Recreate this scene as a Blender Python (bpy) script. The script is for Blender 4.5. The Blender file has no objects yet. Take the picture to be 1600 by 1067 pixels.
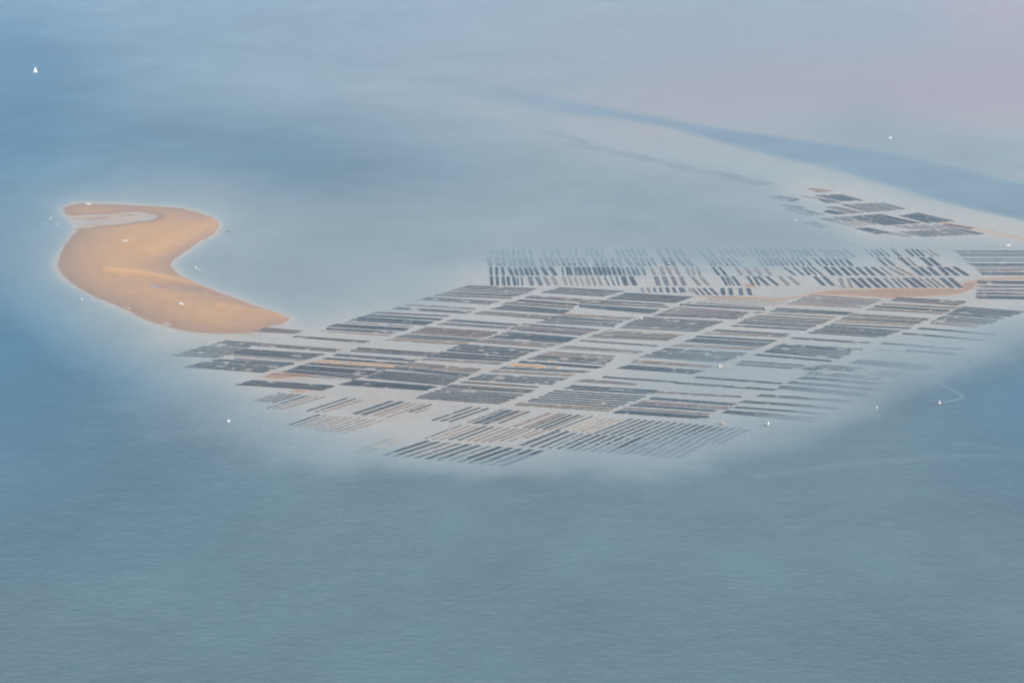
import bpy, bmesh, math, random
import numpy as np
from mathutils import Vector, Matrix
R = math.radians
random.seed(7); rng = np.random.default_rng(7)
scene = bpy.context.scene
COL = scene.collection

# ---------------------------------------------------------------- camera
CAM_H = 600.0          # metres above the water (seen from a small aeroplane)
PITCH = R(8.37)
FPX = 5455.0           # focal length in photo pixels (1600 wide)
cam_data = bpy.data.cameras.new("camera")
cam_data.sensor_width = 36.0
cam_data.lens = FPX / 1600.0 * 36.0
cam_data.clip_start = 5.0
cam_data.clip_end = 200000.0
cam = bpy.data.objects.new("camera", cam_data)
COL.objects.link(cam)
cam.location = (0, 0, CAM_H)
cam.rotation_euler = (math.pi / 2 - PITCH, 0, 0)
scene.camera = cam

# ---------------------------------------------------------------- sky, sun, exposure
SUN_EL = R(24.0)
SUN_AZ = R(112.0)      # clockwise from +Y (view direction): low sun on the right, a little behind the camera
world = bpy.data.worlds.new("World"); scene.world = world
world.use_nodes = True
wn = world.node_tree; wn.nodes.clear()
sky = wn.nodes.new("ShaderNodeTexSky"); sky.sky_type = 'NISHITA'
sky.sun_disc = False; sky.sun_elevation = SUN_EL; sky.sun_rotation = SUN_AZ
sky.altitude = 0; sky.air_density = 1.0; sky.dust_density = 1.2; sky.ozone_density = 1.6
bg = wn.nodes.new("ShaderNodeBackground"); bg.inputs["Strength"].default_value = 0.125
wo = wn.nodes.new("ShaderNodeOutputWorld")
wn.links.new(sky.outputs[0], bg.inputs[0]); wn.links.new(bg.outputs[0], wo.inputs[0])
sd = bpy.data.lights.new("sun", 'SUN'); sd.energy = 4.0; sd.angle = R(0.53); sd.color = (1.0, 0.90, 0.78)
sun = bpy.data.objects.new("sun", sd); COL.objects.link(sun)
sdir = Vector((math.sin(SUN_AZ) * math.cos(SUN_EL), math.cos(SUN_AZ) * math.cos(SUN_EL), math.sin(SUN_EL)))
sun.rotation_euler = sdir.to_track_quat('Z', 'Y').to_euler()
sun.location = (1500, 1500, 900)
scene.view_settings.view_transform = 'Standard'
scene.view_settings.look = 'None'
scene.view_settings.exposure = 0.66
scene.view_settings.gamma = 1.0
scene.view_settings.use_curve_mapping = False
scene.render.engine = 'CYCLES'
scene.cycles.volume_bounces = 1
scene.cycles.use_denoising = True
scene.cycles.denoising_input_passes = "RGB"
scene.cycles.max_bounces = 6
scene.cycles.transparent_max_bounces = 12
scene.cycles.sample_clamp_indirect = 4.0

# ---------------------------------------------------------------- ground geometry helpers
CP, SP = math.cos(PITCH), math.sin(PITCH)
def P(px, py, z=0.0):
    """photo pixel -> point on the level z"""
    a = (px - 800.0) / FPX; b = -(py - 533.5) / FPX
    dx, dy, dz = a, CP + b * SP, -SP + b * CP
    t = (z - CAM_H) / dz
    return Vector((dx * t, dy * t, z))
def mpp(py):
    """metres per photo pixel across the view at that picture row"""
    b = -(py - 533.5) / FPX
    return (CAM_H / (SP - b * CP)) / FPX
def proj(x, y):
    f = y * CP + CAM_H * SP
    u = y * SP - CAM_H * CP
    f = np.where(f < 200, 200, f)
    return 800 + FPX * x / f, 533.5 - FPX * u / f

# ---------------------------------------------------------------- bathymetry of the bank (soundings)
D = """0 1067 5;400 1067 6;800 1067 6;1200 1067 6;1600 1067 6;0 930 5;0 800 5;400 820 5;800 860 5;1200 820 5;1600 800 5;200 650 3.0;0 650 5
300 680 2.4;400 720 2.9;500 745 3.2;560 760 3.5;800 780 3.0;1000 760 3.0;1200 730 4;1300 700 3.8;1400 640 3.6;1600 640 5;1500 600 3.4;1600 575 4;1560 545 2.2;1500 620 4
0 500 3.2;60 530 3.2;120 560 2.7;200 590 2.3;0 430 2.2;-40 360 2.6;20 390 1.8;0 300 2.2;80 285 1.7;0 240 3.0;150 280 1.8;0 180 4.2;60 100 4.6;0 60 5;130 110 3;0 15 2.2;120 30 2;-60 100 5
250 640 2.4;300 650 2.0;100 500 1.4;150 520 1.0;220 560 1.1;60 330 1.6;70 380 1.3;65 430 1.2;90 460 1.1;130 490 .9;180 505 .7;200 520 .7;250 545 .5;260 530 .22;300 545 .35;150 300 1.1;240 300 1.1;300 300 1.1;350 320 1.0;365 350 .9;350 390 1.0;320 410 .9;350 430 .9;410 455 .7;460 480 .6;470 500 .4
200 210 3;300 220 3.4;400 240 3.6;480 260 3.2;550 250 2.8;650 240 2.4;700 265 2.0;760 240 1.8;500 200 2.6;600 200 2.0;350 190 2.4;450 290 2.0;380 270 2.6
300 150 1.8;450 150 1.4;300 100 1.7;600 100 1.3;650 50 1.6;400 30 1.9;500 60 1.7;200 70 2.3;900 40 1.3;900 110 1.2;1100 60 1.3;750 170 .9;700 155 1.0;850 190 .7;600 160 1.3
500 330 1.5;420 310 1.7;600 320 1.4;700 350 1.1;800 300 1.3;950 300 1.3;1100 320 1.1;600 420 .8;700 400 .75;520 440 .75;560 480 .45;480 490 .5;900 350 1.0;1050 360 1.0;1180 355 1.0;800 370 .85;660 440 .5;720 430 .35
1300 150 .8;1450 165 .6;1550 190 .6;1200 100 1.2;1050 130 1.1;1500 80 1.1;1400 110 .9;1500 235 1.4;1350 195 1.3;1600 255 1.2;1560 15 .5;1500 0 .6;1400 20 1.4;1600 60 .9;1650 170 .6
950 215 .5;1000 222 .45;1100 240 .45;1200 262 .42;1300 283 .36;1400 308 .3;1500 345 .14;1560 365 .08;1600 372 .1;900 198 .5;1450 325 .25
940 232 .72;1005 244 .68;1060 260 .66;1150 280 .62;1195 284 .6;1220 312 .6;1245 345 .75;1240 375 .8;1350 385 .6;1300 360 .75;880 213 .8;1440 378 .5;1520 378 .45;1580 385 .4
1262 296 .12;1300 304 .13;1320 310 .12;1380 322 .1;1390 335 .08;1450 343 .07;1500 357 .05;1400 362 .1;1330 345 .13;1440 366 .09;1320 330 .16;1280 318 .3;1350 352 .1
775 394 .75;850 394 .75;950 394 .75;1050 394 .72;1150 393 .7;1250 393 .62;1330 393 .6;1400 393 .45;1450 393 .35;760 409 .55;850 409 .6;930 409 .6;1000 409 .55;1080 409 .55;1150 409 .52;1230 409 .5;1310 409 .42;1380 408 .25;1440 408 .12
765 424 .25;800 424 .45;850 424 .4;900 424 .22;950 424 .25;990 424 .45;1040 424 .2;1080 424 .3;1120 424 .3;1180 424 .45;1230 424 .3;1300 424 .14;1400 424 .1;1480 426 .08
765 440 .12;850 440 .14;950 440 .12;1050 440 .1;1130 440 .12;1200 441 .08;1300 441 .06;1400 441 .03;1480 444 .03;1520 425 .2;1500 400 .4
1510 395 .35;1580 395 .3;1540 405 .45;1600 407 .4;1560 413 .15;1600 424 .08;1570 445 .05;1600 455 .06;1560 475 .12
820 448 .12;740 447 .16;700 458 .32;660 470 .4;630 480 .34;600 487 .3;560 500 .2;520 515 .14;460 528 .1;400 530 .08;350 535 .16;310 545 .32;280 553 .45;300 565 .4;350 560 .14;330 580 .35;360 600 .4;400 605 .16;395 620 .45
450 560 .08;500 545 .07;560 540 .06;620 550 .07;700 530 .08;780 500 .09;860 480 .1;950 470 .09;1050 480 .09;1150 470 .06;1220 480 .09;1280 470 .05;1380 474 .06;1450 480 .08;1500 485 .1;1560 488 .22;1600 492 .4
480 600 .05;440 590 .03;540 610 .05;600 640 .05;700 650 .07;760 640 .07;640 600 .06;720 590 .07;800 570 .08;850 550 .09;900 540 .1;960 520 .1;1020 510 .1;1080 500 .09;1150 515 .1;1200 505 .09;1300 495 .08;1400 500 .1;1450 505 .12;1500 510 .35
1550 512 .9;1600 520 1.6;1480 520 .45;1420 518 .2;1440 530 .5;1520 535 .9;1400 540 .5;1350 530 .3;1300 525 .14;1260 530 .3;1240 545 .2;1300 550 .35;1380 560 .65;1450 558 .8;1500 560 1.5
1180 528 .12;1150 540 .25;1100 545 .35;1080 555 .45;1130 560 .5;1190 560 .45;1250 572 .5;1040 565 .22;1000 560 .25;1010 590 .28;1060 575 .3;1120 585 .5;1160 590 .45;1200 600 .45;960 590 .16;950 600 .2;1000 610 .35;1050 625 .2;1100 620 .35;1080 640 .2;920 580 .1;900 610 .12;880 600 .2;850 620 .1;940 630 .14;1150 625 .3;1180 635 .3;1240 640 .5;1300 640 .9
1250 600 .6;1320 590 .75;1370 590 1.2;1400 600 2;1300 620 .9;1250 655 1.2;1180 655 .8;1330 650 2.2;1100 655 .45;1150 665 .75;1200 665 1.0
420 640 .4;450 655 .5;500 640 .12;470 620 .14;480 665 .4;540 665 .2;500 680 .7;560 650 .06;620 660 .07;600 680 .25;560 690 .4;560 703 .7;620 690 .35;650 700 .2;620 710 .6;680 715 .45;650 680 .15;700 690 .12;750 700 .2;800 700 .3;760 715 .45;820 710 .6;780 728 .8;850 715 .7;600 725 2.0;600 740 3.0;700 740 2.8;900 735 2.4;800 745 2.8
720 670 .08;780 670 .07;820 660 .07;870 655 .09;900 665 .1;850 685 .14;890 690 .35;930 660 .13;980 665 .2;960 690 .5;1010 680 .5;1060 670 .55;1000 705 .7;1100 690 .8;1060 705 1.0;1100 675 .6;1160 680 1.0;950 715 1.0;1050 725 1.8;1150 700 2;1250 680 2.4
"""
pts = np.array([[float(v) for v in s.split()] for l in D.strip().splitlines() for s in l.split(';') if s.strip()])
_pk = (pts[:, 1] > 385) & (pts[:, 1] < 735) & (pts[:, 0] > 380) & (pts[:, 2] > .22) & (pts[:, 2] < 1.3)
pts[_pk, 2] *= 1.1
_fl = _pk & (((pts[:, 0] > 1140) & (pts[:, 1] > 565)) | ((pts[:, 0] > 930) & (pts[:, 1] > 655)))
pts[_fl, 2] *= .9
_tb = _pk & (pts[:, 1] < 412)
pts[_tb, 2] *= 1.25
_sh = (pts[:, 1] < 200) & (pts[:, 0] > 1000) & (pts[:, 2] < 1.3)
pts[_sh, 2] *= .5
_lg = (pts[:, 1] > 250) & (pts[:, 1] < 480) & (pts[:, 2] > .55) & (pts[:, 0] < 1260) & (pts[:, 0] > 380) & ~((pts[:, 1] > 385) & (pts[:, 0] > 755))
pts[_lg, 2] *= 1.25
YS = 2.3   # picture rows count for more metres than picture columns
_lx = pts[:, 0]; _ly = pts[:, 1] * YS; _lv = np.log(pts[:, 2]); _C2 = 18.0 ** 2
_m = len(pts)
_A = np.zeros((_m + 3, _m + 3))
_A[:_m, :_m] = -np.sqrt((_lx[:, None] - _lx) ** 2 + (_ly[:, None] - _ly) ** 2 + _C2) + np.eye(_m) * -0.0
_A[:_m, :_m] -= np.eye(_m) * -6.0
_A[:_m, _m] = 1; _A[_m, :_m] = 1
_A[_m + 1, _m + 1] = 1; _A[_m + 2, _m + 2] = 1
_W = np.linalg.solve(_A, np.concatenate([_lv, [0, 0, 0]]))
def idw(px, py):
    out = np.empty(px.size); fx = px.ravel(); fy = py.ravel() * YS
    for i in range(0, px.size, 20000):
        r = np.sqrt((fx[i:i+20000, None] - _lx) ** 2 + (fy[i:i+20000, None] - _ly) ** 2 + _C2)
        out[i:i+20000] = -(r @ _W[:_m]) + _W[_m]
    return np.exp(np.clip(out, -4, 2.0)).reshape(px.shape)
def sdist(poly, px, py, ys=YS):
    """signed distance to a polygon, positive inside"""
    q = np.array(poly, float); q[:, 1] *= ys; Y = py * ys
    best = np.full(px.shape, 1e18); inside = np.zeros(px.shape, bool)
    for i in range(len(q)):
        a = q[i]; b = q[(i + 1) % len(q)]; e = b - a
        t = np.clip(((px - a[0]) * e[0] + (Y - a[1]) * e[1]) / max(e @ e, 1e-9), 0, 1)
        best = np.minimum(best, (px - a[0] - t * e[0]) ** 2 + (Y - a[1] - t * e[1]) ** 2)
        c = ((a[1] > Y) != (b[1] > Y)) & (px < (b[0] - a[0]) * (Y - a[1]) / ((b[1] - a[1]) if abs(b[1] - a[1]) > 1e-9 else 1e-9) + a[0])
        inside ^= c
    dd = np.sqrt(best)
    return np.where(inside, dd, -dd)
def ldist(line, px, py, ys=YS):
    q = np.array(line, float); q[:, 1] *= ys; Y = py * ys
    best = np.full(px.shape, 1e18)
    for i in range(len(q) - 1):
        a = q[i]; b = q[i + 1]; e = b - a
        t = np.clip(((px - a[0]) * e[0] + (Y - a[1]) * e[1]) / (e @ e), 0, 1)
        best = np.minimum(best, (px - a[0] - t * e[0]) ** 2 + (Y - a[1] - t * e[1]) ** 2)
    return np.sqrt(best)
def vnoise(x, y, seed=0, octaves=4):
    """value noise on world metres"""
    r = np.random.default_rng(seed); T = r.random((256, 256)); out = np.zeros(np.shape(x)); amp = 1.0; tot = 0
    for k in range(octaves):
        xi = np.floor(x).astype(int); yi = np.floor(y).astype(int); fx = x - xi; fy = y - yi
        fx = fx * fx * (3 - 2 * fx); fy = fy * fy * (3 - 2 * fy)
        g = lambda i, j: T[(xi + i) % 256, (yi + j) % 256]
        out += amp * ((g(0,0) * (1-fx) + g(1,0) * fx) * (1-fy) + (g(0,1) * (1-fx) + g(1,1) * fx) * fy); tot += amp
        x = x * 2.03 + 17.3; y = y * 2.03 + 9.1; amp *= 0.5
    return out / tot - 0.5
SANDBAR = [(98,325),(108,321),(120,317.5),(152,318),(217,321),(283,325),(309,332),(328,338.5),(338,346),(341,353),(335.6,365),(312,376.6),(288,395),(270,407),(267,416),(283,432),(309,445),(335.6,455),(370,466),(401,479),(427,487),(448.5,497),(444.5,508),(427,510),(396,521),(356.6,522),(322,521),(288,517),(259,510.5),(228,500),(202,488),(175.5,476),(149,464.5),(123,450),(99,434),(89,421),(87.6,411),(94,395),(110,371),(119,355.6),(112.5,346),(101,335)]
POOL = [(95,337),(130,334),(165,332),(215,329),(248,333),(255,339),(240,347),(205,352),(160,356),(128,359),(112,372),(104,372),(100,352)]
PATCHES = [([(1238,462),(1290,453),(1360,451),(1440,450),(1500,451),(1505,441),(1530,434.5),(1660,432.5),(1660,436),(1535,438.5),(1522,452),(1500,460),(1480,462),(1440,464),(1390,467),(1340,463.5),(1290,461),(1262,461.5)], .13),
           ([(1085,462.3),(1150,463),(1220,466),(1250,462),(1262,459.5),(1255,464),(1225,469),(1150,466.5),(1085,464.5)], .2),
           ([(415,585),(440,581.5),(480,583.5),(500,586),(470,589.5),(425,592),(412,590)], .25),
           ([(458,608.2),(480,609),(484,613),(457,613.5)], .2),
           ([(1165,442),(1185,447),(1175,450),(1160,446)], .2),
           ([(1262,294),(1285,295.5),(1304,299),(1275,301)], .12),
           ([(1470,351),(1540,364),(1600,377),(1660,388),(1660,384),(1600,372),(1540,358),(1470,346)], .06)]
CHANNEL = [(-120,30),(100,38),(300,52),(420,62),(560,84),(700,112),(800,135),(900,155),(1000,174),(1100,192),(1250,214),(1400,236),(1600,282),(1700,305),(1700,372),(1600,349),(1500,327),(1400,298),(1300,268),(1200,246),(1110,222),(1040,203),(960,190),(880,182),(800,168),(700,150),(600,122),(480,97),(300,78),(100,64),(-120,54)]
def bed_height(x, y):
    """seabed height (m, water level 0) and how blue the water column is there"""
    px, py = proj(x, y)
    px = np.clip(px, -150, 1750); py = np.clip(py, -60, 1130)
    n1 = vnoise(x / 90.0, y / 190.0, 3)
    n2 = vnoise(x / 22.0, y / 60.0, 5)
    wx = px + n1 * 14 + n2 * 5; wy = py + n2 * 2.0
    dep = idw(wx, wy)
    # deep channel running diagonally across the far part
    c = sdist(CHANNEL, px + n1 * 8, py + n2 * 1.2)
    t = np.clip((c + 6) / 28.0, 0, 1); t = t * t * (3 - 2 * t)
    taper = np.clip((px - 500) / 500.0, 0.4, 1.0)
    dep = np.exp(np.log(dep) * (1 - t * taper) + np.log(1.9) * t * taper)
    dep *= np.exp(n1 * 0.35 + n2 * 0.25)
    s = sdist(SANDBAR, px, py)
    dep = dep * (1 - np.exp(-np.clip(-s, 0, None) / 15.0)) + 0.02
    h = -dep + vnoise(x / 16.0, y / 48.0, 21, 3) * .16 * np.exp(-dep / .12)
    # the dry bank
    pool = sdist(POOL, px + n2 * 10, py + n2 * 2)
    hb = 2.6 * (1 - np.exp(-np.clip(s, 0, None) / 55.0)) + 0.03
    r1 = ldist([(165,424),(215,428),(262,436),(335,450)], px, py)
    r2 = ldist([(340,479),(400,487),(446,496)], px, py)
    r3 = ldist([(330,350),(285,368),(235,392)], px, py)
    lo1 = ldist([(190,441),(240,449),(300,452)], px, py)
    hb += 1.5 * np.exp(-(r1 / 9.0) ** 2) + 0.9 * np.exp(-(r2 / 10.0) ** 2) + 1.1 * np.exp(-(r3 / 26.0) ** 2) - 0.5 * np.exp(-(lo1 / 14.0) ** 2)
    hb += n2 * 0.2 + n1 * 0.5
    k = np.clip((pool + 5) / 12.0, 0, 1)
    ribs = vnoise(x / 40.0, y / 11.0, 11, 3)
    hb = hb * (1 - k) + k * (-0.01 + ribs * 0.4)
    sp_ = ((px - 241) / 11.0) ** 2 + ((py - 448) / 2.6) ** 2
    hb = np.where(sp_ < 1, np.minimum(hb, -0.02), hb)
    sp_ = ((px - 262) / 7.0) ** 2 + ((py - 506) / 3.5) ** 2
    hb = np.where(sp_ < 1, np.minimum(hb, -0.02), hb)
    h = np.where(s > 0, np.maximum(hb, -0.08), h)
    for poly, hh in PATCHES:
        q = sdist(poly, px + n2 * 6, py + n2 * 1.0)
        kk = np.clip((q + 4) / 7.0, 0, 1)
        h = np.where(s > 0, h, h * (1 - kk) + kk * (hh * (1 - np.exp(-np.clip(q + 2, 0, None) / 5.0)) + n2 * 0.12 + 0.02))
    # left side and channels are clearer and bluer
    blue = np.clip(1.15 - px / 420.0, 0, 1) * np.clip((950 - py) / 500.0, 0, 1) * (1 - .45 * np.exp(-((py - 390) / 90.0) ** 2))
    blue = np.maximum(blue, .75 * np.clip(1.1 - px / 800.0, 0, 1) * np.clip((340 - py) / 80.0, 0, 1))
    blue = np.maximum(blue, np.clip((py - 545) / 60.0, 0, 1) * np.clip((px - 1380) / 240.0, 0, 1) * np.clip((840 - py) / 200.0, 0, 1) * .6)
    blue = np.maximum(blue, t * taper * .4)
    return h, blue, px, py, n1, n2

# ---------------------------------------------------------------- material helpers
def new_mat(name):
    m = bpy.data.materials.new(name); m.use_nodes = True
    nt = m.node_tree; nt.nodes.clear()
    return m, nt, nt.nodes.new, nt.links.new
def plain(name, col, rough=0.6, var=0.15, scale=0.6, metallic=0.0, rnd=None):
    m, nt, N, L = new_mat(name)
    o = N("ShaderNodeOutputMaterial"); b = N("ShaderNodeBsdfPrincipled")
    tc = N("ShaderNodeTexCoord"); nz = N("ShaderNodeTexNoise"); nz.inputs["Scale"].default_value = scale; nz.inputs["Detail"].default_value = 4
    mr = N("ShaderNodeMapRange"); mr.inputs[1].default_value = .3; mr.inputs[2].default_value = .7; mr.inputs[3].default_value = 1 - var; mr.inputs[4].default_value = 1 + var
    mx = N("ShaderNodeMix"); mx.data_type = 'RGBA'; mx.blend_type = 'MULTIPLY'; mx.inputs[0].default_value = 1.0
    mx.inputs[6].default_value = (*col, 1)
    L(tc.outputs["Object"], nz.inputs["Vector"]); L(nz.outputs["Fac"], mr.inputs[0]); L(mr.outputs[0], mx.inputs[7])
    if rnd:
        oi = N("ShaderNodeObjectInfo"); rr = N("ShaderNodeMapRange"); rr.inputs[3].default_value = rnd[0]; rr.inputs[4].default_value = rnd[1]; L(oi.outputs["Random"], rr.inputs[0])
        my = N("ShaderNodeMix"); my.data_type = 'RGBA'; my.blend_type = 'MULTIPLY'; my.inputs[0].default_value = 1.0; L(mx.outputs[2], my.inputs[6]); L(rr.outputs[0], my.inputs[7]); mx = my
    L(mx.outputs[2], b.inputs["Base Color"]); b.inputs["Roughness"].default_value = rough; b.inputs["Metallic"].default_value = metallic
    L(b.outputs[0], o.inputs[0])
    return m

# sand: wet near the water line, dry and orange higher up
def sand_material():
    m, nt, N, L = new_mat("sand")
    o = N("ShaderNodeOutputMaterial"); b = N("ShaderNodeBsdfPrincipled")
    g = N("ShaderNodeNewGeometry")
    sx = N("ShaderNodeSeparateXYZ"); L(g.outputs["Position"], sx.inputs[0])
    mp = N("ShaderNodeMapping"); mp.inputs["Scale"].default_value = (1/60, 1/150, 1/60); L(g.outputs["Position"], mp.inputs[0])
    n1 = N("ShaderNodeTexNoise"); n1.inputs["Scale"].default_value = 1; n1.inputs["Detail"].default_value = 6; L(mp.outputs[0], n1.inputs[0])
    mp2 = N("ShaderNodeMapping"); mp2.inputs["Scale"].default_value = (1/12, 1/40, 1/12); mp2.inputs["Rotation"].default_value = (0, 0, R(18)); L(g.outputs["Position"], mp2.inputs[0])
    n2 = N("ShaderNodeTexNoise"); n2.inputs["Scale"].default_value = 1; n2.inputs["Detail"].default_value = 5; L(mp2.outputs[0], n2.inputs[0])
    ad = N("ShaderNodeMath"); ad.operation = 'MULTIPLY_ADD'; L(n1.outputs["Fac"], ad.inputs[0]); ad.inputs[1].default_value = .5; L(sx.outputs[2], ad.inputs[2])
    mr = N("ShaderNodeMapRange"); mr.inputs[1].default_value = 0.5; mr.inputs[2].default_value = 4.3; L(ad.outputs[0], mr.inputs[0])
    mix = N("ShaderNodeMix"); mix.data_type = 'RGBA'; L(mr.outputs[0], mix.inputs[0])
    mix.inputs[6].default_value = (0.35, 0.215, 0.125, 1); mix.inputs[7].default_value = (0.74, 0.385, 0.115, 1)
    ms = N("ShaderNodeMapRange"); ms.inputs[1].default_value = .3; ms.inputs[2].default_value = .7; ms.inputs[3].default_value = .94; ms.inputs[4].default_value = 1.06; L(n2.outputs["Fac"], ms.inputs[0])
    mm = N("ShaderNodeMix"); mm.data_type = 'RGBA'; mm.blend_type = 'MULTIPLY'; mm.inputs[0].default_value = 1; L(mix.outputs[2], mm.inputs[6]); L(ms.outputs[0], mm.inputs[7])
    # under water the sand is paler and greyer (sky sheen on flats painted in)
    uw = N("ShaderNodeMapRange"); uw.inputs[1].default_value = -0.12; uw.inputs[2].default_value = 0.12; L(sx.outputs[2], uw.inputs[0])
    m2 = N("ShaderNodeMix"); m2.data_type = 'RGBA'; L(uw.outputs[0], m2.inputs[0]); ra = N("ShaderNodeAttribute"); ra.attribute_name = "rosy"
    rm = N("ShaderNodeMix"); rm.data_type = 'RGBA'; L(ra.outputs["Fac"], rm.inputs[0]); rm.inputs[6].default_value = (0.70, 0.57, 0.42, 1); rm.inputs[7].default_value = (0.60, 0.25, 0.27, 1); L(rm.outputs[2], m2.inputs[6]); L(mm.outputs[2], m2.inputs[7])
    L(m2.outputs[2], b.inputs["Base Color"])
    b.inputs["Roughness"].default_value = 0.75; b.inputs["Specular IOR Level"].default_value = 0.25
    bp = N("ShaderNodeBump"); bp.inputs["Strength"].default_value = .25; bp.inputs["Distance"].default_value = .5; L(n2.outputs["Fac"], bp.inputs["Height"]); L(bp.outputs[0], b.inputs["Normal"])
    L(b.outputs[0], o.inputs[0])
    return m

def water_material():
    m, nt, N, L = new_mat("sea_water")
    o = N("ShaderNodeOutputMaterial")
    g = N("ShaderNodeNewGeometry")
    def attr(n):
        a = N("ShaderNodeAttribute"); a.attribute_name = n; return a.outputs["Fac"]
    murk, deep, blue, calm = attr("murk"), attr("deep"), attr("blue"), attr("calm")
    def mixc(f, a, b):
        x = N("ShaderNodeMix"); x.data_type = 'RGBA'
        L(f, x.inputs[0])
        for s, v in ((6, a), (7, b)):
            if isinstance(v, tuple): x.inputs[s].default_value = (*v, 1)
            else: L(v, x.inputs[s])
        return x.outputs[2]
    shallow = mixc(blue, (0.30, 0.365, 0.37), (0.15, 0.335, 0.44))
    deepc = mixc(blue, (0.092, 0.160, 0.172), (0.025, 0.145, 0.235))
    col = mixc(deep, shallow, deepc)
    # slow patches of silt and gusts
    mp = N("ShaderNodeMapping"); mp.inputs["Scale"].default_value = (1/160, 1/420, 1); mp.inputs["Rotation"].default_value = (0, 0, R(-12)); L(g.outputs["Position"], mp.inputs[0])
    nz = N("ShaderNodeTexNoise"); nz.inputs["Scale"].default_value = 1; nz.inputs["Detail"].default_value = 7; nz.inputs["Roughness"].default_value = .6; L(mp.outputs[0], nz.inputs[0])
    mr = N("ShaderNodeMapRange"); mr.inputs[1].default_value = .3; mr.inputs[2].default_value = .7; mr.inputs[3].default_value = .86; mr.inputs[4].default_value = 1.14; L(nz.outputs["Fac"], mr.inputs[0])
    mm = N("ShaderNodeMix"); mm.data_type = 'RGBA'; mm.blend_type = 'MULTIPLY'; mm.inputs[0].default_value = 1; L(col, mm.inputs[6]); L(mr.outputs[0], mm.inputs[7])
    mpw = N("ShaderNodeMapping"); mpw.inputs["Scale"].default_value = (1/500, 1/1100, 1); mpw.inputs["Rotation"].default_value = (0, 0, R(25)); L(g.outputs["Position"], mpw.inputs[0])
    nw = N("ShaderNodeTexNoise"); nw.inputs["Scale"].default_value = 1; nw.inputs["Detail"].default_value = 4; L(mpw.outputs[0], nw.inputs[0])
    mw = N("ShaderNodeMapRange"); mw.inputs[1].default_value = .3; mw.inputs[2].default_value = .7; mw.inputs[3].default_value = .9; mw.inputs[4].default_value = 1.1; L(nw.outputs["Fac"], mw.inputs[0])
    mm2 = N("ShaderNodeMix"); mm2.data_type = 'RGBA'; mm2.blend_type = 'MULTIPLY'; mm2.inputs[0].default_value = 1; L(mm.outputs[2], mm2.inputs[6]); L(mw.outputs[0], mm2.inputs[7]); mm = mm2
    # ripples
    def ripple(sx, sy, rot, det):
        q = N("ShaderNodeMapping"); q.inputs["Scale"].default_value = (sx, sy, 1); q.inputs["Rotation"].default_value = (0, 0, R(rot)); L(g.outputs["Position"], q.inputs[0])
        t = N("ShaderNodeTexNoise"); t.inputs["Scale"].default_value = 1; t.inputs["Detail"].default_value = det; t.inputs["Roughness"].default_value = .55; L(q.outputs[0], t.inputs[0]); return t.outputs["Fac"]
    r1 = ripple(1/8.0, 1/10.0, 14, 5); r2 = ripple(1/24.0, 1/38.0, -9, 4)
    ad = N("ShaderNodeMath"); ad.operation = 'MULTIPLY_ADD'; L(r2, ad.inputs[0]); ad.inputs[1].default_value = 1.6; L(r1, ad.inputs[2])
    def bump(dist):
        q = N("ShaderNodeBump"); q.inputs["Strength"].default_value = 1.0; q.inputs["Distance"].default_value = dist; L(ad.outputs[0], q.inputs["Height"]); return q.outputs[0]
    bA, bB = bump(2.8), bump(.2)
    dif = N("ShaderNodeBsdfDiffuse"); L(mm.outputs[2], dif.inputs["Color"])
    tr = N("ShaderNodeBsdfTransparent")
    tcol = mixc(murk, (1, 1, 1), (0.62, 0.86, 0.95)); L(tcol, tr.inputs["Color"])
    body = N("ShaderNodeMixShader"); L(murk, body.inputs[0]); L(tr.outputs[0], body.inputs[1]); L(dif.outputs[0], body.inputs[2])
    def gloss(rough, nrm):
        q = N("ShaderNodeBsdfGlossy"); q.inputs["Roughness"].default_value = rough; L(nrm, q.inputs["Normal"])
        f = N("ShaderNodeFresnel"); f.inputs["IOR"].default_value = 1.33; L(nrm, f.inputs["Normal"]); return q.outputs[0], f.outputs[0]
    gA, fA = gloss(.32, bA); gB, fB = gloss(.10, bB)
    gl = N("ShaderNodeMixShader"); L(calm, gl.inputs[0]); L(gA, gl.inputs[1]); L(gB, gl.inputs[2])
    fr = N("ShaderNodeMix"); fr.data_type = 'FLOAT'; L(calm, fr.inputs[0]); L(fA, fr.inputs[2]); L(fB, fr.inputs[3])
    fm = N("ShaderNodeMath"); fm.operation = 'MINIMUM'; L(fr.outputs[0], fm.inputs[0]); fm.inputs[1].default_value = .65
    fk = N("ShaderNodeMapRange"); fk.inputs[3].default_value = .42; fk.inputs[4].default_value = .55; L(calm, fk.inputs[0])   # rough water shows less mirror at low angles
    fb = N("ShaderNodeMapRange"); fb.inputs[3].default_value = 1.0; fb.inputs[4].default_value = .55; L(blue, fb.inputs[0])   # open blue water is the most wind roughened
    fg = N("ShaderNodeMath"); fg.operation = 'MULTIPLY'; L(fk.outputs[0], fg.inputs[0]); L(fb.outputs[0], fg.inputs[1])
    ff = N("ShaderNodeMath"); ff.operation = 'MULTIPLY'; L(fm.outputs[0], ff.inputs[0]); L(fg.outputs[0], ff.inputs[1])
    su = N("ShaderNodeMixShader"); L(ff.outputs[0], su.inputs[0]); L(body.outputs[0], su.inputs[1]); L(gl.outputs[0], su.inputs[2])
    L(su.outputs[0], o.inputs[0])
    return m

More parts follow.
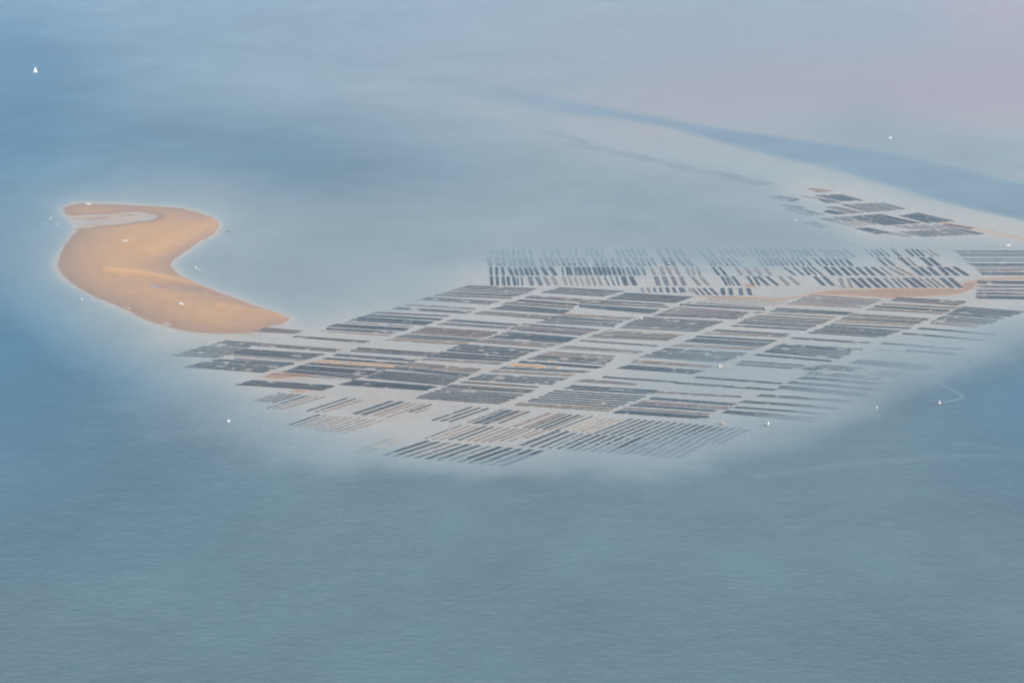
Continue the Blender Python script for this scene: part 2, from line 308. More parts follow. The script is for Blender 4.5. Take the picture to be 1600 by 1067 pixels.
# ---------------------------------------------------------------- the two big sheets: seabed and water
def axis(core0, core1, step, far0, far1, grow):
    a = list(np.arange(core0, core1 + step, step)); s = step
    while a[-1] < far1: s *= grow; a.append(a[-1] + s)
    s = step
    while a[0] > far0: s *= grow; a.insert(0, a[0] - s)
    return np.array(a)
GX = axis(-780, 840, 5.5, -60000, 60000, 1.075)
GY = axis(2450, 6300, 6.5, -30000, 60000, 1.022)
XX, YY = np.meshgrid(GX, GY)
Hh, BL, PX, PY, N1, N2 = bed_height(XX, YY)
def grid_mesh(name, X, Y, Z):
    ny, nx = X.shape
    co = np.empty((ny * nx, 3), np.float32); co[:, 0] = X.ravel(); co[:, 1] = Y.ravel(); co[:, 2] = Z.ravel()
    i = (np.arange(ny - 1)[:, None] * nx + np.arange(nx - 1)[None, :]).ravel()
    f = np.stack([i, i + 1, i + 1 + nx, i + nx], 1).astype(np.int32)
    me = bpy.data.meshes.new(name)
    me.vertices.add(len(co)); me.vertices.foreach_set("co", co.ravel())
    me.loops.add(f.size); me.loops.foreach_set("vertex_index", f.ravel())
    me.polygons.add(len(f)); me.polygons.foreach_set("loop_start", np.arange(0, f.size, 4, dtype=np.int32))
    me.update(calc_edges=True)
    me.polygons.foreach_set("use_smooth", np.ones(len(f), bool))
    return me
me = grid_mesh("seabed", XX, YY, Hh)
seabed = bpy.data.objects.new("seabed_and_sandbank", me); COL.objects.link(seabed)
seabed["kind"] = "structure"
rosy = np.clip((PX - 450) / 600.0, 0, 1) * np.clip((260 - PY) / 120.0, 0, 1)
at = me.attributes.new("rosy", 'FLOAT', 'POINT'); at.data.foreach_set("value", rosy.astype(np.float32).ravel())
me.materials.append(sand_material())
me = grid_mesh("sea", XX, YY, np.zeros_like(XX))
sea = bpy.data.objects.new("sea", me); COL.objects.link(sea); sea["kind"] = "structure"
dep = np.clip(-Hh, 0, None)
K_MURK = 0.68
murk = 1 - np.exp(-dep * K_MURK)
deep = np.clip((dep - 0.5) / 3.3, 0, 1); deep = deep * deep * (3 - 2 * deep)
calm = np.clip(1 - (dep - 0.15) / 1.8, 0, 1); calm = calm * calm * (3 - 2 * calm) * .9
calm = 1 - (1 - calm) * (1 - np.clip((430 - PY) / 300.0, 0, 1) * .35)
for line, w, a in (([(1180,745),(1300,728),(1420,718),(1500,712),(1650,716)], 11, .3), ([(860,722),(950,714),(1040,726),(1130,735)], 8, .4), ([(1500,690),(1560,700),(1650,712)], 9, .3), ([(560,300),(640,306),(720,318)], 6, .4), ([(620,370),(700,400),(740,425)], 5, .35), ([(440,455),(500,470),(590,500)], 7, .35)):
    q = ldist(line, PX + N1 * 25, PY + N2 * 1.5)
    calm = 1 - (1 - calm) * (1 - .7 * a * np.exp(-(q / w) ** 2)); deep = deep * (1 - .35 * a * np.exp(-(q / w) ** 2))
calm = .03 + .92 * calm; murk = .01 + .98 * murk
for nme, arr in (("murk", murk), ("deep", deep), ("blue", BL), ("calm", calm)):
    at = me.attributes.new(nme, 'FLOAT', 'POINT'); at.data.foreach_set("value", arr.astype(np.float32).ravel())
me.materials.append(water_material())

# ================================================================= oyster racks
MAT = {
 'dark':  plain('weed_covered_bags', (0.034, 0.048, 0.049), .8, .5, .12, rnd=(.6, 2.0)),
 'gray':  plain('grey_silted_bags', (0.095, 0.115, 0.115), .85, .4, .12, rnd=(.7, 1.4)),
 'tan':   plain('tan_new_bags', (0.32, 0.26, 0.19), .8, .3, .12, rnd=(.75, 1.25)),
 'brown': plain('brown_rusty_racks', (0.185, 0.14, 0.115), .85, .35, .12, rnd=(.7, 1.3)),
 'orange': plain('orange_sandy_bags', (0.78, 0.43, 0.17), .8, .12, .15),
}
STEEL = plain('rusty_rack_steel', (0.09, 0.065, 0.05), .8, .3, .4)
WORDS = {'dark': 'charcoal', 'gray': 'grey', 'tan': 'tan', 'brown': 'brown', 'orange': 'orange'}
pending = []   # (name, parent, A, B, width, style, patchy, tag-callback)
def add_row(name, parent, A, B, width, style, patchy=0.04, **props):
    pending.append((name, parent, A, B, width, style, patchy, props))
def empty(name, loc):
    o = bpy.data.objects.new(name, None); o.location = loc; o.empty_display_size = 5; COL.objects.link(o); return o
def tag(o, label, cat, group=None):
    o["label"] = label; o["category"] = cat
    if group: o["group"] = group
    return o
def build_rows():
    segs = []; info = []
    for (name, parent, A, B, width, style, patchy, props) in pending:
        L = (B - A).length; n = max(3, int(round(L / 4.2)))
        t = (np.arange(n) + .5) / n
        info.append((n, L)); segs.append(np.stack([A.x + (B.x - A.x) * t, A.y + (B.y - A.y) * t], 1))
    allp = np.concatenate(segs)
    hh = bed_height(allp[:, 0], allp[:, 1])[0]
    k = 0
    BF = np.array([[0,1,3,2],[4,6,7,5],[0,4,5,1],[2,3,7,6],[0,2,6,4],[1,5,7,3]])
    for (name, parent, A, B, width, style, patchy, props), (n, L), sg in zip(pending, info, segs):
        h = hh[k:k+n]; k += n
        d = (B - A); d.normalize(); side = Vector((-d.y, d.x, 0))
        step = L / n
        verts = []; mats = []; nb = 0
        gap_run = 0
        for i in range(n):
            full = True
            if gap_run > 0: gap_run -= 1; full = False
            elif random.random() < patchy and n > 4: gap_run = random.choice((0, 0, 1, 2)); full = False
            c = Vector((sg[i][0] - A.x, sg[i][1] - A.y, 0)) + side * random.uniform(-.1, .1) * width
            hl = step * random.uniform(.44, .495); hw = width * random.uniform(.44, .54)
            z0 = h[i] + 0.30; z1 = z0 + random.uniform(.26, .38)
            parts_ = [(.09, hw * .95, h[i] - .15, z0 - .003, 1), (step * .52, .07, z0 - .12, z0 + .02, 1)]
            if full: parts_.insert(0, (hl, hw, z0, z1, 0))
            for (aa, ww, lo, hi, mi) in parts_:
                for sx in (-1, 1):
                    for sy in (-1, 1):
                        for z in (lo, hi):
                            p = c + d * (aa * sx) + side * (ww * sy)
                            verts.append((p.x, p.y, z))
                mats.append(mi); nb += 1
        f = (np.arange(nb)[:, None, None] * 8 + BF[None]).reshape(-1, 4)
        me = bpy.data.meshes.new(name)
        me.from_pydata(verts, [], f.tolist())
        me.materials.append(MAT[style]); me.materials.append(STEEL)
        me.polygons.foreach_set("material_index", np.repeat(np.array(mats, np.int32), 6))
        me.update()
        o = bpy.data.objects.new(name, me)
        if parent is not None:
            o.parent = parent; o.location = A - parent.location
        else: o.location = A
        for kk, vv in props.items(): o[kk] = vv
        COL.objects.link(o)
def lerp(a, b, t): return (a[0] + (b[0] - a[0]) * t, a[1] + (b[1] - a[1]) * t)
def ordn(i): return ("1st","2nd","3rd")[i-1] if i < 4 else f"{i}th"
NUM = {1:'one',2:'two',3:'three',4:'four',5:'five',6:'six',7:'seven',8:'eight',9:'nine',10:'ten',11:'eleven',12:'twelve'}

# long beds: corners TL,TR,BR,BL in photo pixels, then the rack colours from far row to near row
# d dark  g grey  t tan  b brown  o orange   . an empty line
ST = {'d':'dark','g':'gray','t':'tan','b':'brown','o':'orange'}
BEDS = {
'first parcel column from left': """
352 532 407 536 388 544 328 540 dddg p
408 536 536 546 524 550 399 540 bbg p
415 512 474 517 462 521 398 518 bbbb
317 541 384 546 343 559 270 555 dddddd
384 546 508 554 470 564 352 555 ddddgt
376 560 463 567 457 570 330 562 dd
332 562 453 570 415 582 290 573 dggdgdd p
463 525 577 533 570 536 455 527 dd
395 594 525 603 506 610 369 601 dddd
732 446 842 451 820 460 705 454 gggbg
703 456 818 461 805 464 685 459 dg
684 460 803 465 797 467 678 462 bb
670 464 783 471 765 476 650 468 gdb p
640 475 747 482 742 484 628 477 bt p
626 480 737 487 730 490 610 483 dd
590 487 706 493 700 495 580 489 bb
577 491 693 498 688 501 567 494 dd
563 495 680 503 664 508 546 501 dddg
540 503 647 510 645 511 538 504 b
525 506 642 513 632 517 514 510 ddd
513 512 625 518 612 522 508 515 ggb
505 517 610 524 608 525 503 518 t
""",
'second parcel column from left': """
875 449.5 978 455 945 463.5 846 457 dgggd
828 462 940 469 1000 478 820 466 bbb p
812 468 905 475 900 477.5 806 470.5 dd
800 471 900 478 893 482.5 785 475 ttgt
790 477 892 485 877 490.5 765 483 dddd
757 486 868 494 855 499 740 490 tgtb
707 499 812 507 805 509 695 502 dd
693 504 800 511 792 514 683 507 bg
667 511 780 519 757 528 640 520 bbbbbb
635 522 752 530 740 533.5 618 527 ggg
616 528 738 534.5 722 539 600 532 ttt
562 543 688 552 672 557 545 549 bgbg
528 553 654 562 647 565.5 519 556 ddg
512 559 640 568 630 570.5 503 561 dd
497 562.5 626 571 617 574.5 490 566 o.o
487 567 612 575 600 578.5 476 569 dd
472 571 595 580.5 575 586 455 576.5 dddd
453 578 573 587.5 558 592 440 581 ddd
432 583 556 592.5 552 594 422 585 b
""",
'third parcel column from left': """
978 458 1083 464 1058 473 950 467 dddddd
942 469.5 1040 475.5 1035 477 938 471 dd
905 472 1047 479 1042 481 905 474 bb
905 476 1030 484 1018 490 905 480 dgggd p
882 490 993 496 985 500 872 493 ttt
868 494 975 502 970 504 857 498 dgg
855 499 965 506 962 508 848 501 db p
845 502.5 960 509 957 510.5 838 504 gd
818 506 938 515 912 524 795 515 ggtbgb
793 519 903 528 880 536 765 528 dddddd
762 530 876 538 855 543 738 534 tgtb
722 538 842 547 812 557 697 548 gdgdgd
692 550 810 559 805 561 683 553 dd
680 554 800 562 793 565 668 558 ddg
665 560 787 567 782 570 655 562 bt
643 566 755 577 742 583 620 572 btbt p
617 573 740 585 730 588.5 604 576 dgd
600 580 725 589 697 602 570 590 dddddd
553 594 683 604 667 610 532 601 gdddd
""",
'fourth parcel column from left': """
1078 472 1200 480 1197 481 1073 473.5 g
1066 475 1196 482.5 1193 484.5 1060 477.5 dd
1055 480 1175 488 1150 497 1022 493 bbgbbb
1030 491 1165 495 1150 499 1024 493.5 dd p
1003 496 1130 503 1090 518 968 512 ddddddgg
952 515 1068 523 1043 532 918 527 ttgttgt p
912 531 1030 540 1025 541.5 905 533 gg
885 540 1005 549 998 552 870 545 tgt
860 549 965 556 955 563 840 556 bbb p
840 556.5 955 563.5 945 570 822 561 dgtg p
815 564 943 573 935 576 808 567 ddd
802 568.5 880 573 872 577 793 571 oo
788 573 922 580 912 583 780 576 ggg
772 577.5 900 585 893 588 764 581 tt
755 585 890 591 862 601 730 593 ggdgd p
727 596 843 604 840 606 717 598 bb
705 601 838 609.5 825 614 693 605.5 bbgg
690 607.5 817 617 783 631 648 622 dddddd
""",
'fifth parcel column from left': """
1213 481 1335 488.5 1320 492 1203 487 ddd
1208 489 1312 495 1303 497 1198 491 tt
1182 493 1300 500 1268 512 1150 505 gtggtgg
1150 508 1265 514 1258 516.5 1138 509.5 dd
1120 515 1235 522 1228 524 1112 517.5 dg
1108 519 1232 525 1225 527.5 1098 521.5 bt
1093 524.5 1217 532 1210 534 1085 527 gd
1085 529 1205 536 1188 542 1066 533.5 dddd
1062 537 1190 543.5 1176 547 1045 541 ttt
1040 544 1170 552 1130 566 1000 557 ddgdddg p
995 562 1115 570 1108 574.5 985 567 tbt
980 570.5 1100 579 1085 584 965 575.5 dddd
945 588 1060 596 1056 598 940 590 dd
915 592 990 598 998 602 898 596 tgt
895 602 1035 610 1022 616 876 608 ddgd p
868 610 1012 619 965 636 822 627 dddddd
812 629 965 637 950 643 803 633 ttt
""",
'sixth parcel column from left': """
1265 461 1380 469 1345 481 1230 475 bbgbbb
1335 490 1453 498 1428 509 1303 503 tgtbgtt
1300 506 1426 512 1423 514 1297 508 gg
1292 509 1408 517 1378 527 1264 520 dddddd
1240 527 1360 535 1355 537 1235 529 dg p
1222 537 1348 545 1335 549.5 1210 542 gdd p
1207 543.5 1333 550.5 1312 560 1192 550 dddd
1182 553 1302 563 1298 565 1178 555 dd
1160 563 1290 572 1275 579 1150 570 dgd p
1090 588 1222 598 1220 600 1086 590 dd
1060 597 1215 608 1212 610 1056 599 dd
1030 611 1160 618 1156 621 1025 613.5 tb p
1018 620.5 1150 630.5 1146 633 1012 624 dd
1005 626 1145 636 1138 639 995 630 btb p
992 631 1122 640.5 1118 643 984 634 dd
978 636 1112 645.5 1108 648 972 638.5 tb
968 640.5 1110 650 1103 654.5 957 645 ddd
""",
'seventh parcel column from left': """
1404 465 1511 471 1500 477.5 1391 470 bgbb
1382 474 1497 480 1492 482.5 1375 476 tb
1370 477.5 1488 484.5 1482 487.5 1364 480 dd
1362 481 1480 488 1472 491 1353 484 tb
1342 561 1462 570 1445 577 1330 567 dddd
1285 569 1350 574 1330 580 1262 576 ddd p
1265 580 1380 588 1375 593 1258 585 dg p
1370 578 1420 582 1405 587 1355 584 dd p
1255 588 1380 597 1372 600 1245 591 ddd
1237 595 1375 606 1370 609 1230 598.5 ddd
1222 602 1358 613 1350 619 1215 607 gdgg
1190 616 1335 625 1328 628 1182 619 dg p
1163 626 1316 636 1308 639 1155 628.5 dd
1150 635 1295 645 1292 647 1145 637 dd
1135 641 1285 651 1270 658 1128 645 ddd
""",
'rightmost parcel column': """
1503 479.5 1602 487 1567 498 1478 491.5 ddddddd
1470 494 1567 500 1524 511 1452 505.5 dgdgtb p
1436 512 1560 521 1555 523 1432 514 dd
1413 520 1543 530 1538 532 1408 522 dd
1380 535 1510 544 1506 546 1376 537 dg
1372 544 1432 548 1428 550 1368 547 t
1418 546 1498 551 1494 553 1414 548.5 dd
""",
'block at the right edge': """
1491 391.5 1640 391.5 1640 394.5 1498 394.5 dd
1496 396 1640 396 1640 401 1504 400 ggg
1505 403 1640 403 1640 409 1512 409 dd p
1515 411.5 1640 412 1640 416 1520 416 dgd p
1524 418 1640 418 1640 419 1526 419 d
1526 420.5 1640 420.5 1640 423.5 1528 423.5 bb p
1530 425 1640 426 1640 430.5 1536 429.5 ddd
1528 439 1640 440 1640 444 1528 443.5 ddd
1528 447 1640 448 1640 449.5 1528 449 dg
1528 452 1640 453 1640 456 1527 455.5 bg p
1527 457.5 1640 459 1640 461 1526 460 dd
1526 462 1640 464 1640 468.5 1526 466.5 dddd
""",
'far emergent shoal': """
1262 295 1285 296 1303 299 1275 301 bbg
1255 306 1290 311 1286 312 1250 307 b
1312 304 1351 313.5 1318 314.5 1275 305.5 ddddgd
1290 311 1313 317 1296 317.5 1278 312.5 ddd
1376 317 1416 327 1360 331.5 1316 320 dggggggd
1308 323 1350 332.5 1335 334 1290 323.5 bbb p
1296 328 1326 334 1308 335 1287 331 dddd
1372 335 1438 349 1384 352 1325 339 ddddddddd
1325 338.5 1350 345 1300 346 1280 341 ggdgg
1345 344.5 1375 351 1330 354 1300 347 tttt
1433 333 1490 346 1450 349 1408 337 ddddddd
1482 350 1520 357 1517 358 1478 351 dd
1475 351 1510 359 1430 358 1395 353 bbbbbb p
1500 358 1536 366 1445 370 1410 362 dddddddddd
1355 356 1392 364 1375 366 1338 357 dddg
1400 363 1430 368.5 1420 370.5 1385 366 tt
""",
'flooded far shoal': """
1212 305 1250 311.5 1240 316 1202 309 ddddd p
1225 318 1262 325 1250 327 1215 320 ddd p
1235 322 1290 335 1262 337 1225 326 dddd p
1270 345 1296 354 1280 355 1255 347 ddd p
1120 266 1168 276 1140 278 1095 268 dddg p
1060 255 1110 268 1080 270 1035 257 dddg p
1150 275 1210 287 1190 289 1130 278 dggd p
980 236 1040 251 1010 253 955 238 dddg p
905 222 960 234 930 236 880 223 dgdg p
860 204 930 222 915 224 845 206 dgd p
""",
}
for colname, txt in BEDS.items():
    rows_ = [l.split() for l in txt.strip().splitlines()]
    rows_.sort(key=lambda w: sum(float(v) for v in w[1:8:2]))
    for bi, w in enumerate(rows_):
        c = [float(v) for v in w[:8]]; patt = w[8]; patchy = (0.2 if 'flooded' in colname else 0.07) if len(w) > 9 else 0.025
        TL, TR, BR, BLc = (c[0], c[1]), (c[2], c[3]), (c[4], c[5]), (c[6], c[7])
        n = len(patt); nr = sum(ch != '.' for ch in patt)
        kinds = [ST[ch] for ch in patt if ch != '.']
        main = max(set(kinds), key=kinds.count)
        second = [k for k in dict.fromkeys(kinds) if k != main]
        far = 'shoal' in colname
        ctr = P(sum(c[0::2]) / 4, sum(c[1::2]) / 4)
        root = None
        if nr > 1:
            root = empty("oyster_bed", ctr)
        desc = WORDS[main] + (" and " + WORDS[second[0]] if second else "")
        if far: lab = f"{desc} racks on the {colname}, {ordn(bi+1)} from its far end"
        elif nr == 1: lab = f"single {desc} rack row, {ordn(bi+1)} bed from the far end, {colname}"
        else: lab = f"{desc} bed of {NUM[nr]} racks, {ordn(bi+1)} from far end, {colname}"
        grp = "oyster beds in long parallel racks"
        if root is not None: tag(root, lab, "oyster bed", grp)
        for i, ch in enumerate(patt):
            if ch == '.': continue
            v = .5 + ((i + .5) / n - .5) * 1.12 if n > 1 else .5
            a = lerp(TL, BLc, v); b = lerp(TR, BR, v)
            ja = random.uniform(-2, 2); jb = random.uniform(-2.5, 2)
            sp_px = abs(BLc[1] - TL[1]) / n
            A = P(a[0] + ja, a[1]); B = P(b[0] + jb, b[1])
            rowgap = sp_px * mpp(a[1]) / (CAM_H / (B.y ** 2 + CAM_H ** 2) ** .5)
            wid = min(5.0, max(2.4, rowgap * .85) if 'seventh' in colname or 'sixth' in colname and c[1] > 525 else max(1.7, rowgap * .62)) if not far else (4.0 if 'emergent' in colname else 3.6)
            if nr == 1 :
                add_row("oyster_bed", None, A, B, 2.2, ST[ch], patchy, label=lab, category="oyster bed", group=grp)
            else:
                add_row("rack_row", root, A, B, wid, ST[ch], patchy)

# diagonal racks of the near edge: each "x0 y0 x1 y1 style width_in_px"
DIAG = {
 'left group of the nearest slanting racks': "438 614 398 626 g 3;447 615 406 627 d 3.5;458 616 415 628 d 4;469 616 426 629 d 4;478 618 434 631 g 4;485 618 419 637 g 3.5;496 619 428 638 b 3;508 620 440 639 b 3",
 'slanting trio right of the left group': "543 622 481 642 d 3.5;556 623 494 643 d 3;566 625 506 644 b 3",
 'second tier at the lower left shore': "499 648 452 663.5 d 4;510 649 460 666 g 3;522 650 468 668 b 2.6;531 650.5 478 669 b 2.6;542 651.5 486 670.5 b 2.6;550 652.5 495 671.5 b 2.6;563 653.5 504 673 b 2.6;574 654.5 515 674 b 2.6;586 655.5 526 675 b 2.6;599 657 537 675.5 b 2.6",
 'slanting group left of centre': "612 627 555 646.5 d 7;628 628 568 648 d 7;642 629 585 649 b 3;652 630 595 650 b 3;665 631 607 651.5 b 3;675 632 640 643.5 d 3;668 639 648 645 g 2.6",
 'slanting trio at centre': "737 636 676 657 d 3.5;750 637 690 658 d 4;763 638 703 659 d 4",
 'slanting cluster right of the centre trio': "786 640 732 660 d 2;797 641 744 661.5 d 10;811 642 757 662.5 d 6;819 642.5 772 659 b 2;827 643 781 661 d 3",
 'middle tier of slanting racks': "722 664 665 685 g 3;735 665 678 686 b 3;747 666 690 686.5 b 3;759 666 703 687 d 4;771 667 718 687.5 d 4;784 667.5 732 688 b 3;797 668 742 689.5 b 3;809 669 754 690.5 b 3;820 669.5 765 690.5 b 3;829 670.5 783 688.5 b 3;841 672 797 689.5 b 3;852 672.5 822 684 b 3",
 'shore edge pair in shallow water': "613 684 560 704 t 3.5;628 686 565 708 t 3.5",
 'broad racks along the nearest shoreline': ";".join(f"{669+16.2*i:.1f} {689+1.32*i:.1f} {601+16.6*i:.1f} {710.5+1.5*i:.1f} {'ddggddgddddd'[i]} 8" for i in range(12)),
 'tier right of centre below the long beds': "860 645 805 666 b 7;877 646 822 668 b 7;884 647 828 669 d 2.5;893 648 838 670 d 5;905 648.5 849 671 d 5;914 649 857 672 b 2.5;926 650 868 673 g 3;938 653 885 672.5 t 3;948 653.5 897 673.5 t 3;960 654 908 674.5 t 3;971 654.5 918 675.5 t 3",
 'pair beside the flooded slanting racks': "873 673 815 695.5 d 7;888 674 830 697.5 d 6",
 'far tier of drowning slanting racks': ";".join(f"{988+11.4*i:.1f} {654.3+.95*i:.1f} {930+12.2*i:.1f} {677+.9*i:.1f} d {4 if i<10 else 5}" for i in range(17)),
 'near tier of drowning slanting racks': ";".join(f"{899+12.8*i:.1f} {676.5+.85*i:.1f} {845+13.2*i:.1f} {699+.95*i:.1f} {'d' if i>2 and i<7 else 'dg'[i%2]} {5 if i<8 else 7}" for i in range(17)),
}
# strips of the upper band: "xtop xbottom width style" for each tier (ytop, ybottom)
BAND = {
 ('rearmost flooded tier of short strips', 388.5, 400): "768 770 4 g;777 779 4 g;785 787 4 g;793 795 4 g;802 804 4 g;810 811 3 g;818 820 4 g;828 831 4 g;850 853 3 g;861 865 4 g;871 875 4 g;891 892 3 g;900 901 3 g;916 918 2 d;923 926 4 d;932 935 4 d;940 942 2 g;961 969 4 g;970 977 3.5 g;979 987 4 g;987 995 4 g;996 1004 4 g;1005 1012 3.5 g;1028 1034 4 g;1041 1048 4 g;1052 1059 5 g;1062 1069 5 g;1089 1103 5 g;1105 1117 5 g;1121 1132 3 g;1132 1143 3 g;1142 1153 3 g;1152 1163 3 d;1161 1170 2.5 g;1171 1180 3 g;1180 1188 3.5 d;1188 1197 3.5 d;1194 1202 2 d;1202 1211 3.5 d;1211 1220 3.5 d;1219 1228 1.6 g;1231 1240 4 d;1239 1248 4 d;1246 1255 4 d;1254 1263 4 d;1260 1269 4 d;1268 1278 3 d;1281 1294 3 d;1290 1303 3 d;1298 1312 3 d;1308 1322 3 d;1318 1336 3.5 d;1352 1365 1.6 d;1361 1374 3.5 d;1369 1382 3 d;1377 1391 2 d;1394 1406 3.5 d;1415 1428 4 d;1424 1437 4 d;1432 1445 4 d;1440 1459 3 t;1450 1468 4 t",
 ('second flooded tier of short strips', 402, 415): "763 767 8 g;775 780 8 g;786 789 5 g;795 799 5 g;803 806 5 d;812 815 6 d;821 825 6 d;830 834 6 d;843 849 3 g;853 859 3.5 g;860 866 3.5 g;868 874 4 g;877 882 5 d;885 891 4 g;894 899 3.5 g;903 909 3.5 g;912 918 3 g;929 934 6 d;939 944 6 d;947 950 2.5 g;956 961 6 g;966 972 4 g;978 987 6 g;991 1000 7 g;1001 1008 3.5 d;1009 1017 3.5 d;1018 1025 4 d;1036 1043 6 d;1047 1054 6 d;1059 1070 6 d;1070 1082 7 d;1104 1113 1.8 d;1110 1119 3 d;1118 1129 4 g;1128 1138 4 g;1137 1148 4 g;1146 1158 2.5 g;1184 1193 2 d;1191 1201 4 d;1199 1209 4 d;1206 1217 4 d;1214 1224 4 d;1222 1232 3 d;1230 1240 3 d;1238 1248 3 d;1247 1257 3 d;1256 1268 3 d;1270 1283 3 d;1281 1293 4 d;1291 1302 4 d;1301 1312 4 d;1310 1321 4 d;1320 1332 5 d;1371 1386 5 g;1382 1398 5 g;1406 1422 6 d;1418 1432 3 b;1440 1456 7 d;1452 1468 7 d",
 ('third tier of short strips', 417, 430): "767 768 4 d;776 777 4 d;785 787 4 d;795 801 5 d;804 809 5 d;812 817 5 d;820 825 5 d;827 833 5 d;835 842 5 d;847 855 6 d;860 868 7 d;878 881 1.6 d;885 888 2.5 d;889 893 5 d;898 902 5 g;904 909 6 d;912 917 5 d;919 924 5 d;928 933 5 d;935 940 5 d;942 947 5 d;949 954 5 d;957 962 5 d;965 970 5 d;972 977 4 g;979 985 4 g;987 993 5 g;994 1000 4 g;1003 1009 4 g;1018 1024 5 t;1033 1038 5 t;1043 1050 5 t;1056 1062 5 t;1073 1078 4 t;1082 1086 4 t;1090 1095 4 t;1114 1124 4 d;1124 1135 4 d;1150 1160 5 t;1165 1175 5 t;1180 1190 5 t;1195 1205 5 t;1225 1243 4 g;1240 1256 4 g;1254 1266 4 d;1261 1276 3 d;1269 1286 2.5 d;1289 1303 6 d;1301 1315 6 d;1314 1328 6 d;1326 1341 6 d;1339 1354 6 d;1352 1366 6 d;1363 1382 6 d;1376 1394 3 b;1388 1413 6 t;1401 1427 6 t;1425 1442 7 d;1437 1454 7 d;1451 1467 7 d;1469 1482 7 d;1478 1497 7 d;1492 1512 7 d",
 ('fourth tier of short strips', 432, 446): "768 769 4.5 d;777 778 4.5 d;786 788 4.5 d;794 796 4.5 d;803 805 4.5 d;809 810 2 d;815 817 2 d;828 832 6.5 g;839 846 6.5 g;852 859 6 t;864 871 6 t;881 886 4.5 t;890 895 3 t;899 904 3 t;907 913 3 t;917 922 4 t;926 931 4 t;935 941 3 t;945 952 1.6 d;954 961 1.6 d;963 968 2 d;974 979 7 d;986 993 7 d;1025 1030 7 g;1038 1043 7 g;1051 1057 6.5 b;1064 1070 6.5 b;1082 1094 6 t;1095 1108 6 t;1128 1136 4 d;1134 1142 1.6 d;1137 1148 1.6 d;1145 1156 4.5 d;1168 1178 4 d;1178 1187 4 d;1185 1201 5.5 g;1198 1216 5.5 g;1219 1233 5.5 t;1233 1250 5.5 t;1273 1288 5.5 d;1287 1302 6 d",
 ('front tier on the pink sand', 434, 449): "1313 1320 6 t;1325 1332 4 t;1331 1348 6 d;1343 1359 6 d;1356 1374 6 d;1368 1386 6 d;1383 1398 3.5 g;1394 1410 3.5 g;1402 1419 2.5 b;1414 1434 7 d;1426 1446 7 d;1437 1457 3 b;1447 1467 3 b;1456 1476 3 b;1471 1489 7 d;1484 1502 7 d",
 ('short stub tier above the long beds', 449.5, 457): "1003 1006 4.5 t;1013 1016 4.5 t;1022 1025 4.5 g;1032 1034 4.5 g;1042 1045 5 d;1052 1056 4.5 d;1063 1066 4.5 d;1068 1071 3.5 g;1076 1082 3.5 t",
 ('short tier leaning above the charcoal bed', 450.5, 461): "1082 1092 4 b;1091 1101 4 b;1100 1110 4 d;1110 1121 4 d;1129 1131 6 d;1141 1143 6 d;1157 1159 6 d;1169 1173 6 d",
 ('comb of slender racks on orange sand', 464.5, 473): ";".join(f"{1118+9.4*i:.1f} {1090+9.7*i:.1f} 1.7 b" for i in range(13)),
}
def slanted(nm, x0, y0, x1, y1, wpx, style, lab, cat, grp, patchy=.03):
    A = P(x0, y0); B = P(x1, y1)
    d = (B - A).normalized()
    s = mpp((y0 + y1) / 2)
    w = max(1.1, wpx * s * abs(d.y))          # width across the rack
    wet = bed_height(np.array([A.x, B.x]), np.array([A.y, B.y]))[0].mean() < -.5
    nr = 1 if (w < 3.0 or wet) else (2 if w < 4.2 else 3)
    if nr == 1:
        add_row(nm, None, A, B, min(w, 6) * .92, style, patchy, label=lab, category=cat, group=grp); return
    root = tag(empty(nm, (A + B) / 2), lab, cat, grp)
    side = Vector((-d.y, d.x, 0))
    for k in range(nr):
        o = side * ((k + .5) / nr - .5) * w
        add_row("rack_row", root, A + o, B + o, w / nr * (.84 if style == 'dark' else .62), style, patchy)
for gname, txt in DIAG.items():
    its = [s.split() for s in txt.split(';')]
    for i, s in enumerate(its):
        lab = f"{WORDS[ST[s[4]]]} rack, {ordn(i+1)} from left, {gname}"
        slanted("oyster_rack", float(s[0]), float(s[1]), float(s[2]), float(s[3]), float(s[5]) * (1.35 if s[4] == 'd' else 1.15), ST[s[4]], lab, "oyster rack", gname, .03 if s[4] != 'g' else .1)
for (gname, y0, y1), txt in BAND.items():
    its = [s.split() for s in txt.split(';')]
    for i, s in enumerate(its):
        dy = (float(s[0]) - 1250) / 400.0 if 'comb' in gname else (0.6 if float(s[0]) > 1300 else 0)
        if 'comb' in gname: dy = i * .42
        lab = f"{WORDS[ST[s[3]]]} strip, {ordn(i+1)} from left, {gname}"
        slanted("oyster_rack_strip", float(s[0]), y0 + dy, float(s[1]), y1 + dy, float(s[2]), ST[s[3]], lab, "oyster strip", gname, .03)
build_rows()

# ================================================================= boats
WHITE = plain('white_gelcoat', (0.80, 0.79, 0.75), .35, .06, .8)
CREAM = plain('cream_paint', (0.62, 0.50, 0.36), .5, .1, .8)
DECKM = plain('deck_aluminium', (0.50, 0.43, 0.35), .5, .15, .8)
DARKH = plain('dark_hull_paint', (0.05, 0.055, 0.065), .45, .2, .8)
GLASS = plain('cabin_glass', (0.02, 0.03, 0.04), .08, .05, .8)
ENGM = plain('black_engine', (0.02, 0.02, 0.022), .35, .1, .8)
REDM = plain('red_canvas', (0.42, 0.07, 0.06), .8, .1, .8)
SAILM = plain('sail_cloth', (0.82, 0.82, 0.80), .7, .04, .4)
CRATE = plain('oyster_crate_plastic', (0.40, 0.22, 0.10), .7, .2, .8)
MASTM = plain('mast_metal', (0.55, 0.55, 0.56), .35, .05, .8)
POLEM = plain('wet_wood_pole', (0.07, 0.06, 0.05), .8, .2, 1.0)
SKIN = plain('skin', (0.42, 0.26, 0.18), .6, .05, 3)
WADER = plain('dark_green_waders', (0.035, 0.05, 0.04), .5, .1, 3)
